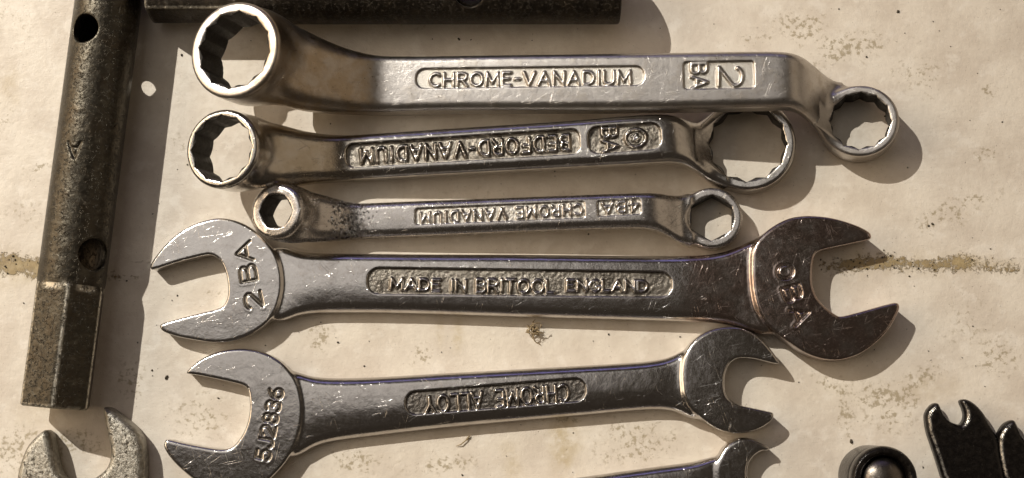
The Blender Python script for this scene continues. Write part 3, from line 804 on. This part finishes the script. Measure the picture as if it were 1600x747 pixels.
def open_spanner_medium():
    fr = Frame((430, 645), (1110, 600), R(0.3), z0=.0)
    G = Grid((-19, -14, -2), (81, 12, 7), .15)
    left = crop([(176, 180), (200, 150), (260, 105), (340, 70), (420, 55), (490, 52), (560, 62), (630, 88), (690, 125), (740, 178), (775, 240), (795, 320), (800, 400), (790, 480), (770, 550), (740, 615), (700, 675), (640, 740), (580, 795), (500, 835), (420, 845), (330, 815), (230, 765), (140, 692), (85, 632), (58, 588), (56, 557), (75, 540), (150, 556), (250, 576), (340, 590), (400, 589), (440, 566), (480, 512), (508, 442), (518, 380), (517, 320), (508, 275), (492, 255), (450, 240), (350, 217), (250, 197), (192, 188)], .2906, 240, 530)
    right = crop([(520, 150), (545, 110), (590, 70), (650, 42), (720, 31), (780, 37), (850, 68), (900, 113), (940, 163), (960, 197), (950, 208), (900, 197), (840, 183), (775, 180), (738, 196), (717, 226), (704, 270), (705, 330), (723, 370), (770, 400), (830, 415), (900, 430), (932, 440), (932, 465), (900, 497), (850, 522), (790, 535), (720, 532), (660, 512), (600, 472), (545, 422), (513, 370), (502, 320), (499, 250), (505, 195)], .3306, 900, 500)
    keys = [
        ((420, 420), 590, 700, 1.5, 1.0, .9, 0),
        ((462, 452), 577, 718, 1.55, 1.29, 1.3, .3),
        ((480, 474), 585, 704, 1.55, 1.37, 1.4, .4),
        ((505, 500), 590, 693, 1.55, 1.45, 1.5, .5),
        (560, 590.5, 684, 1.55, 1.49, 1.6, .55),
        (700, 583, 668, 1.55, 1.49, 1.6, .55),
        (900, 572, 650, 1.55, 1.49, 1.6, .55),
        (1000, 566, 641, 1.55, 1.49, 1.6, .5),
        (1035, 562, 640, 1.55, 1.45, 1.5, .4),
        ((1058, 1062), 555, 645, 1.55, 1.37, 1.3, .3),
        ((1074, 1082), 543, 658, 1.6, 1.5, 1.1, .2),
        ((1100, 1104), 548, 650, 1.6, 1.2, 1.0, 0),
    ]
    sx, d, ks = loft(G, keys, fr); G.D[sx] = np.minimum(G.D[sx], d)
    PL = catmull(fr.poly(left, 2.6)); PR = catmull(fr.poly(right, 3.2))
    plate(G, PL, .1, 3.15, .45, .7, cc=fr.L(400, 650, 4), crown=.002)
    plate(G, PR, -.3, 3.6, .5, .7, cc=fr.L(1130, 595, 4), crown=.0025)
    s = text_segs(fr, 3.1, '5J2836', (421, 720), (443, 610), 22, gap=.2)
    t0 = stamp(G, s, 1.9, .24, .14)
    top = 3.05
    zt = top_of(ks, top, .55)
    P = pill(fr, top, [(633, 613), (914, 590), (916, 626), (634, 649)], 1.6)
    s1 = text_segs(fr, top, 'CHROME ALLOY', (887, 600.5), (663, 620.5), 25, gap=.26, space=.5)
    t1 = carve_panel(G, P, zt, .42, s1, .4, .2, rough=.1, seed=22)
    root = thing('open_ended_spanner', 'open ended spanner stamped 5J2836 with upside down chrome alloy panel', 'spanner', fr, group='steel spanners laid in a column')
    emit(G, root, fr.L(466, 640, 4)[0], fr.L(1066, 600, 4)[0], (M['chrome_plum'], M['chrome_plum'], M['chrome_plum'], 'open_end'),
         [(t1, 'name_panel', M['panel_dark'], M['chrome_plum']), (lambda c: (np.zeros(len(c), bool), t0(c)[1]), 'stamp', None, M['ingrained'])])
open_spanner_medium()

def open_spanner_small():
    fr = Frame((1167, 742), (900, 783), 0.0)          # x runs from the head down to the left
    G = Grid((-7.5, -8, -1), (42, 9.5, 5.5), .16)
    head = [(1117, 745), (1118, 728), (1124, 712), (1133, 698), (1147, 688), (1161, 684), (1177, 686), (1192, 692), (1202, 699), (1200, 704), (1190, 705), (1179, 712), (1171, 723), (1168, 737), (1170, 752), (1180, 764), (1200, 770), (1215, 778), (1222, 788), (1213, 800), (1195, 808), (1170, 807), (1145, 797), (1127, 780), (1119, 763)]
    keys = [
        ((1135, 1140), 712, 790, 1.5, 1.1, .9, 0), ((1122, 1120), 712, 784, 1.5, 1.2, 1.0, .1), ((1108, 1108), 716, 782, 1.5, 1.4, 1.2, .2), ((1085, 1090), 722, 780, 1.5, 1.5, 1.3, .3),
        ((1000, 1005), 733, 792, 1.5, 1.5, 1.3, .3), ((900, 905), 747, 806, 1.5, 1.5, 1.3, .3), ((780, 785), 762, 822, 1.5, 1.5, 1.3, .3),
    ]
    sx, d, ks = loft(G, keys, fr); G.D[sx] = np.minimum(G.D[sx], d)
    plate(G, catmull(fr.poly(head, 2.6)), 0, 3.0, .6, .6, cc=fr.L(1167, 745, 3), crown=.003)
    root = thing('open_ended_spanner', 'partly hidden open ended spanner cut off at the bottom edge, below the 5J2836 spanner', 'spanner', fr, group='steel spanners laid in a column')
    def lab(c): return (c[:, 0] < 5.1).astype(int)
    p = split_parts(G, lab)
    for l, nm in ((0, 'shank'), (1, 'open_end')):
        link(nm, raw_mesh(nm, p[l][0], p[l][1], p[l][2]), M['chrome_plum'], root)
open_spanner_small()

def rough_spanner():
    fr = Frame((128, 800), (140, 1000), 0.0)
    G = Grid((-18.5, -11.5, -.6), (26, 11.5, 5.2), .17)
    head = crop([(265, 290), (222, 322), (165, 385), (128, 470), (103, 560), (100, 660), (125, 760), (190, 850), (290, 930), (400, 985), (520, 1000), (640, 975), (750, 910), (830, 820), (880, 700), (897, 590), (895, 470), (884, 370), (842, 290), (772, 222), (692, 163), (642, 143), (637, 175), (648, 240), (662, 300), (682, 385), (686, 450), (665, 520), (610, 575), (540, 610), (460, 620), (390, 585), (352, 520), (325, 400), (302, 322), (285, 296)], .25, 0, 600)
    keys = [((120, 120), 830, 831, 1.8, 1.3, 1.2, 0)]
    a = fr.L(128, 820, 2)[0]
    u = G.x; sxu = u > a
    V = np.abs(G.y[None, :, None] - 0) - 3.6; Z = np.abs(G.z[None, None, :] - 1.9) - .2
    d = np.sqrt(np.maximum(V, 0) ** 2 + np.maximum(Z, 0) ** 2) + np.minimum(np.maximum(V, Z), 0) - 1.5 + 0 * u[sxu][:, None, None]
    d = np.maximum(d, u[sxu][:, None, None] - 24)
    G.D[sxu] = np.minimum(G.D[sxu], d)
    P = catmull(fr.poly(head, 3.6))
    plate(G, P, 0, 4.1, 1.1, 1.0, cc=fr.L(124, 790, 3), crown=.003)
    root = thing('open_ended_spanner', 'rough mottled grey spanner with two jaws pointing up under the dark box spanner', 'spanner', fr)
    p = split_parts(G, lambda c: (c[:, 0] < a + 5).astype(int))
    for l, nm in ((0, 'shank'), (1, 'open_end')):
        link(nm, raw_mesh(nm, p[l][0], p[l][1], p[l][2]), M['zinc'], root)
rough_spanner()

# ------------------------------------------------------------------ box spanners (tubes)
def tube_spanner(fr, L0, L1, Rt, Rh, hexlen, holes, mat, label, h=.17, hex_turn=0.0, beam=None, marks=()):
    m = max(Rt, Rh) + 1
    zc = Rt
    G = Grid((L0 - 1, -m, -1.2), (L1 + 1, m, 2 * m), h)
    X = G.x[:, None, None]; Y = G.y[None, :, None]; Z = G.z[None, None, :] - zc
    rr = np.sqrt(Y * Y + Z * Z); th = np.arctan2(Y, Z) + hex_turn
    f = np.mod(th, math.pi / 3) - math.pi / 6
    hx = smax(rr * np.cos(f) - Rh * math.cos(math.pi / 6), rr - Rh * .97, .25)
    t = sstep(L1 - hexlen - .9, L1 - hexlen + .5, G.x)[:, None, None]
    outer = (rr - Rt) * (1 - t) + hx * t
    bore = (rr - (Rt - 1.3)) * (1 - t) + (rr * np.cos(f) - (Rh * math.cos(math.pi / 6) - 1.3)) * t
    ends = np.maximum(L0 - X, X - L1)
    d = smax(smax(outer, ends, .5), -bore, .2)
    for (ux, ang, r) in holes:
        # cross hole through both walls
        ca, sa = math.cos(ang), math.sin(ang)
        b = Y * ca - Z * sa
        d = smax(d, -(np.sqrt((X - ux) ** 2 + b * b) - r), .3)
    for (a0, a1) in marks:           # crude letter struck into the tube
        p = np.array(a0); e = np.array(a1) - p; sx, sy = G.sl(min(a0[0], a1[0]) - 1, max(a0[0], a1[0]) + 1)
        qx, qy, qz = X[sx] - p[0], Y - p[1], Z - p[2]
        t = np.clip((qx * e[0] + qy * e[1] + qz * e[2]) / np.dot(e, e), 0, 1)
        d[sx] = smax(d[sx], .26 - np.sqrt((qx - t * e[0]) ** 2 + (qy - t * e[1]) ** 2 + (qz - t * e[2]) ** 2), .12)
    if beam is not None:            # added unseen exit hole, aimed along the key light to cast a bright spot
        T = np.array([beam[0], Rt * math.sin(beam[1]), Rt * math.cos(beam[1])])
        l = np.array([np.dot(np.array(SUN_DIR), a) for a in (fr.ax, fr.ay, fr.az)])
        px, py, pz = X - T[0], Y - T[1], Z - T[2]; t = px * l[0] + py * l[1] + pz * l[2]
        dist = np.sqrt((px - t * l[0]) ** 2 + (py - t * l[1]) ** 2 + (pz - t * l[2]) ** 2)
        d = smax(d, -np.maximum(dist - beam[2], t + 4.0), .15)
    G.D = d.astype(np.float32)
    root = thing('box_spanner', label, 'box spanner', fr)
    def lab(c):
        r = np.sqrt(c[:, 1] ** 2 + (c[:, 2] - zc) ** 2)
        l = np.zeros(len(c), int)
        l[c[:, 0] > L1 - hexlen - .2] = 1
        l[r < Rt - .75] = 2; l[(r < Rh * math.cos(math.pi / 6) - .75) & (c[:, 0] > L1 - hexlen)] = 2
        return l
    p = split_parts(G, lab)
    for l, nm, mt in ((0, 'tube', mat), (1, 'hexagon_end', mat), (2, 'bore', M['bore'])):
        if l not in p: continue
        me = raw_mesh(nm, p[l][0], p[l][1], p[l][2]); link(nm, me, mt, root)
        if l == 1:          # bare metal rubbed along the hexagon's edges and its shoulder
            v = p[l][0] * 1e3; ph = np.mod(np.arctan2(v[:, 1], v[:, 2] - zc) + hex_turn, math.pi / 3) - math.pi / 6
            e = sstep(R(26), R(29.5), np.abs(ph))
            e = np.maximum(e, sstep(.8, .2, np.abs(v[:, 0] - (L1 - hexlen + .2))) * sstep(R(22), R(8), np.abs(ph)))
            e = np.maximum(e, .7 * sstep(.7, .1, L1 - v[:, 0]))
            ca = me.color_attributes.new('wear_glint', 'FLOAT_COLOR', 'POINT')
            ca.data.foreach_set('color', np.repeat(e[:, None], 4, 1).astype(np.float32).ravel())
    return root

def box_left():
    a, b = at(170, 0, .005), at(86, 637, .005)
    fr = Frame((170, 0), (86, 637)); fr.o = np.array([a[0], a[1], 0]); 
    d = b - a; fr.yaw = math.atan2(d[1], d[0])
    fr.ax = np.array([math.cos(fr.yaw), math.sin(fr.yaw), 0]); fr.ay = np.array([-math.sin(fr.yaw), math.cos(fr.yaw), 0]); fr.az = np.array([0, 0, 1.0])
    ln = np.linalg.norm(d[:2]) * 1e3
    h1 = fr.L(137, 45, 9.3)[0]; h2 = fr.L(141, 396, 9.3)[0]
    def on_tube(px, py):
        x, y = fr.L(px, py, 9.6); y = max(-4.5, min(4.5, y)); return (x, y, math.sqrt(25 - y * y) + .06)
    mk = [(on_tube(107, 222), on_tube(117, 247)), (on_tube(117, 247), on_tube(127, 223)), (on_tube(112, 231), on_tube(122, 232))]
    tube_spanner(fr, -9, ln, 5.0, 5.55, 18.3, [(h1, R(-20), 2.2), (h2, R(54), 2.45)], M['iron'],
                 'brown scaled box spanner tube with hexagon end standing alone down the left side', hex_turn=R(-15), beam=(h1, R(-20), 1.0), marks=mk)
box_left()
def box_top():
    a, b = at(236, -14, .005), at(968, -14, .005)
    fr = Frame((968, -14), (236, -14)); fr.o = np.array([b[0], b[1], 0]); d = a - b
    fr.yaw = math.atan2(d[1], d[0]); fr.ax = np.array([math.cos(fr.yaw), math.sin(fr.yaw), 0]); fr.ay = np.array([-math.sin(fr.yaw), math.cos(fr.yaw), 0]); fr.az = np.array([0, 0, 1.0])
    ln = np.linalg.norm(d[:2]) * 1e3
    h1 = fr.L(733, -2, 9.5)[0]
    tube_spanner(fr, 0, ln, 5.2, 5.2, 14, [(h1, R(20), 2.3)], M['iron_dark'],
                 'near black box spanner tube lying across the top edge behind the largest ring', h=.19, hex_turn=R(12))
box_top()

# ------------------------------------------------------------------ black stamped spanners and stud at the lower right
def black_spanner(pts, label, ends):
    fr = Frame(ends[0], ends[1])
    P = catmull(fr.poly(pts, 2.0)); lo, hi = P.min(0) - 1, P.max(0) + 1
    G = Grid((lo[0], lo[1], -.6), (hi[0], hi[1], 3.6), .13)
    plate(G, P, 0, 2.6, 1.0, .3, cc=P.mean(0), crown=.001)
    root = thing('open_ended_spanner', label, 'spanner', fr, group='black stamped spanners at the lower right')
    p = split_parts(G, lambda c: (c[:, 0] < P[:, 0].min() + 5.2).astype(int))
    for l, nm in ((0, 'shank'), (1, 'open_end')):
        if l not in p: continue
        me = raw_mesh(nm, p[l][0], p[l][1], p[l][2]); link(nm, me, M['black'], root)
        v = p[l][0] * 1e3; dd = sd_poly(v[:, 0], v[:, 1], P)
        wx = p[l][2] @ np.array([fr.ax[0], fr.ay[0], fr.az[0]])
        e = .9 * sstep(.26, .06, np.abs(dd + .5)) * (v[:, 2] > 1.2) * sstep(-.12, -.5, wx)  # worn-edge colour kept to left-facing bevels, painting their highlight line
        ca = me.color_attributes.new('wear_glint', 'FLOAT_COLOR', 'POINT')
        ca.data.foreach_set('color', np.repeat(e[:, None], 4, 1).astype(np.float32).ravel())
p1 = crop([(400, 860), (370, 747), (330, 620), (290, 500), (252, 385), (235, 270), (248, 215), (280, 172), (310, 152), (337, 155), (352, 178), (367, 212), (392, 255), (432, 296), (470, 314), (500, 322), (522, 313), (541, 280), (545, 240), (535, 200), (514, 150), (520, 127), (555, 121), (602, 140), (652, 180), (702, 240), (752, 330), (790, 395), (812, 460), (830, 560), (868, 747), (890, 860), (930, 1900), (560, 1900)], .1969, 1400, 600)
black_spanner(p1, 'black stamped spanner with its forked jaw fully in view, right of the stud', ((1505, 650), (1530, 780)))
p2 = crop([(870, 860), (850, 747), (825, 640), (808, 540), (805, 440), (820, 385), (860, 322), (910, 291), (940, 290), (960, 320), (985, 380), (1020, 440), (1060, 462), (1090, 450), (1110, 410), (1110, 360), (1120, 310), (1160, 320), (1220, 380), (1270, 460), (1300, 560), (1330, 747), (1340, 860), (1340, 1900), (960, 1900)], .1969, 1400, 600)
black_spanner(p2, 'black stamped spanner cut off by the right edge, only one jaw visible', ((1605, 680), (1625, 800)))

def lathe(prof, n=72):
    v = []; k = len(prof)
    for i in range(n):
        a = 2 * math.pi * i / n; ca, sa = math.cos(a), math.sin(a)
        v += [(r * ca, r * sa, z) for r, z in prof]
    q = [(i * k + j, ((i + 1) % n) * k + j, ((i + 1) % n) * k + j + 1, i * k + j + 1) for i in range(n) for j in range(k - 1)]
    return np.array(v) * 1e-3, np.array(q)
def smooth_prof(p, n=5):
    p = np.array(p, float); out = []
    for i in range(len(p) - 1):
        for t in np.arange(n) / n: out.append(p[i] * (1 - t) + p[i + 1] * t)
    out.append(p[-1]); out = np.array(out)
    for _ in range(3): out[1:-1] = (out[:-2] + 2 * out[1:-1] + out[2:]) / 4
    return out
def stud():
    b = at(1357, 744, 0)
    root = thing('stud', 'black cylindrical stud standing upright with a rubbed steel dome in its rim', 'stud', loc=tuple(b))
    v, q = lathe(smooth_prof([(4.6, 0), (4.75, .3), (4.75, 5.8), (4.6, 6.2), (4.6, 6.6), (4.85, 7.0), (4.85, 8.6), (4.5, 9.3), (3.9, 9.3), (3.45, 8.8), (3.35, 7.4)]))
    link('collar', raw_mesh('collar', v, q), M['black'], root)
    v, q = lathe([(3.32 * math.cos(a), 7.6 + 2.1 * math.sin(a)) for a in np.radians(np.linspace(0, 89.5, 24))])
    link('dome', raw_mesh('dome', v, q), M['dome'], root)
stud()

# ------------------------------------------------------------------ crumbs and specks
def tube_mesh(paths):
    V, Q = [], []
    for pts, r in paths:
        pts = np.array(pts, float); b = len(V)
        for i, p in enumerate(pts):
            t = pts[min(i + 1, len(pts) - 1)] - pts[max(i - 1, 0)]; t /= np.linalg.norm(t) + 1e-9
            a = np.cross(t, (0, 0, 1)); a = a / np.linalg.norm(a) if np.linalg.norm(a) > 1e-3 else np.array([1.0, 0, 0]); c = np.cross(t, a)
            rr = r * (.35 if i in (0, len(pts) - 1) else 1)
            for k in range(6): V.append(p + rr * (a * math.cos(k * math.pi / 3) + c * math.sin(k * math.pi / 3)))
        for i in range(len(pts) - 1):
            for k in range(6): Q.append((b + i * 6 + k, b + i * 6 + (k + 1) % 6, b + i * 6 + 6 + (k + 1) % 6, b + i * 6 + 6 + k))
    return np.array(V) * 1e-3, np.array(Q)
def crumb():
    o = at(834, 516)
    paths = []
    for i in range(46):
        c = np.array([random.gauss(0, .45), random.gauss(0, .5), abs(random.gauss(.7, .4)) + .1]); d = np.array([random.gauss(0, 1), random.gauss(0, 1), random.gauss(0, .6)]); d /= np.linalg.norm(d)
        l = random.uniform(.25, .7); e = np.array([random.gauss(0, .15) for _ in range(3)])
        paths.append(([c - d * l, c + e, c + d * l], random.uniform(.05, .13)))
    paths.append(([(-.2, -.5, .5), (-.15, -1.2, .25), (.2, -1.8, .15), (.9, -2.1, .2), (1.1, -2.4, .1)], .06))
    v, q = tube_mesh(paths); v[:, 2] = np.maximum(v[:, 2], .00002)
    ob = tag(link('dried_moss', raw_mesh('dried_moss', v, q), M['crumb']), 'tiny dried moss crumb lying below the largest open ended spanner', 'crumb'); ob.location = o
    o = at(727, 690)
    v, q = tube_mesh([([(-1.4, -.7, .1), (-.7, -.45, .35), (.1, .2, .3), (.7, .6, .1)], .09), ([(.1, .3, .1), (.5, .7, .3), (.8, .9, .1)], .13)])
    ob = tag(link('wood_fibre', raw_mesh('wood_fibre', v, q), M['crumb']), 'thin curled fibre on the board under the chrome alloy spanner', 'fibre'); ob.location = o
crumb()
def specks():
    V, Q = [], []
    base = np.array([(math.cos(a), math.sin(a)) for a in np.radians(np.arange(0, 360, 60))])
    spots = [(1403, 18, 3.2), (717, 61, 3), (1354, 89, 1.8), (260, 590, 4), (341, 622, 2), (1330, 690, 4), (284, 86, 2.6), (20, 400, 2), (528, 535, 2), (1457, 350, 2.4), (1451, 353, 2)]
    for _ in range(150): spots.append((random.uniform(-20, 1620), random.uniform(-10, 757), random.choice([.8, .9, 1, 1.2, 1.6])))
    for _ in range(34): spots.append((random.gauss(1400, 75), random.gauss(410, 8), random.uniform(.7, 1.7)))
    for _ in range(22): spots.append((random.gauss(40, 50), random.gauss(417, 9), random.uniform(.7, 1.7)))
    for px, py, r in spots:
        c = at(px, py) * 1e3; r = r * .1; b = len(V); a = random.uniform(0, 6.28); e = random.uniform(.5, 1)
        for lay, zz in ((1, -.05), (.8, r * .35 + .02), (.15, r * .6 + .03)):
            for (x, y) in base:
                j = random.uniform(.7, 1.25); x2, y2 = x * r * lay * j, y * r * lay * j * e
                V.append((c[0] + x2 * math.cos(a) - y2 * math.sin(a), c[1] + x2 * math.sin(a) + y2 * math.cos(a), zz))
        for l in (0, 6):
            for k in range(6): Q.append((b + l + k, b + l + (k + 1) % 6, b + l + 6 + (k + 1) % 6, b + l + 6 + k))
        Q += [(b + 12, b + 13, b + 14, b + 15), (b + 12, b + 15, b + 16, b + 17)]
    tag(link('dirt_specks', raw_mesh('dirt_specks', np.array(V) * 1e-3, np.array(Q)), M['speck']), 'dark dirt specks scattered over the cream board', kind='stuff')
specks()
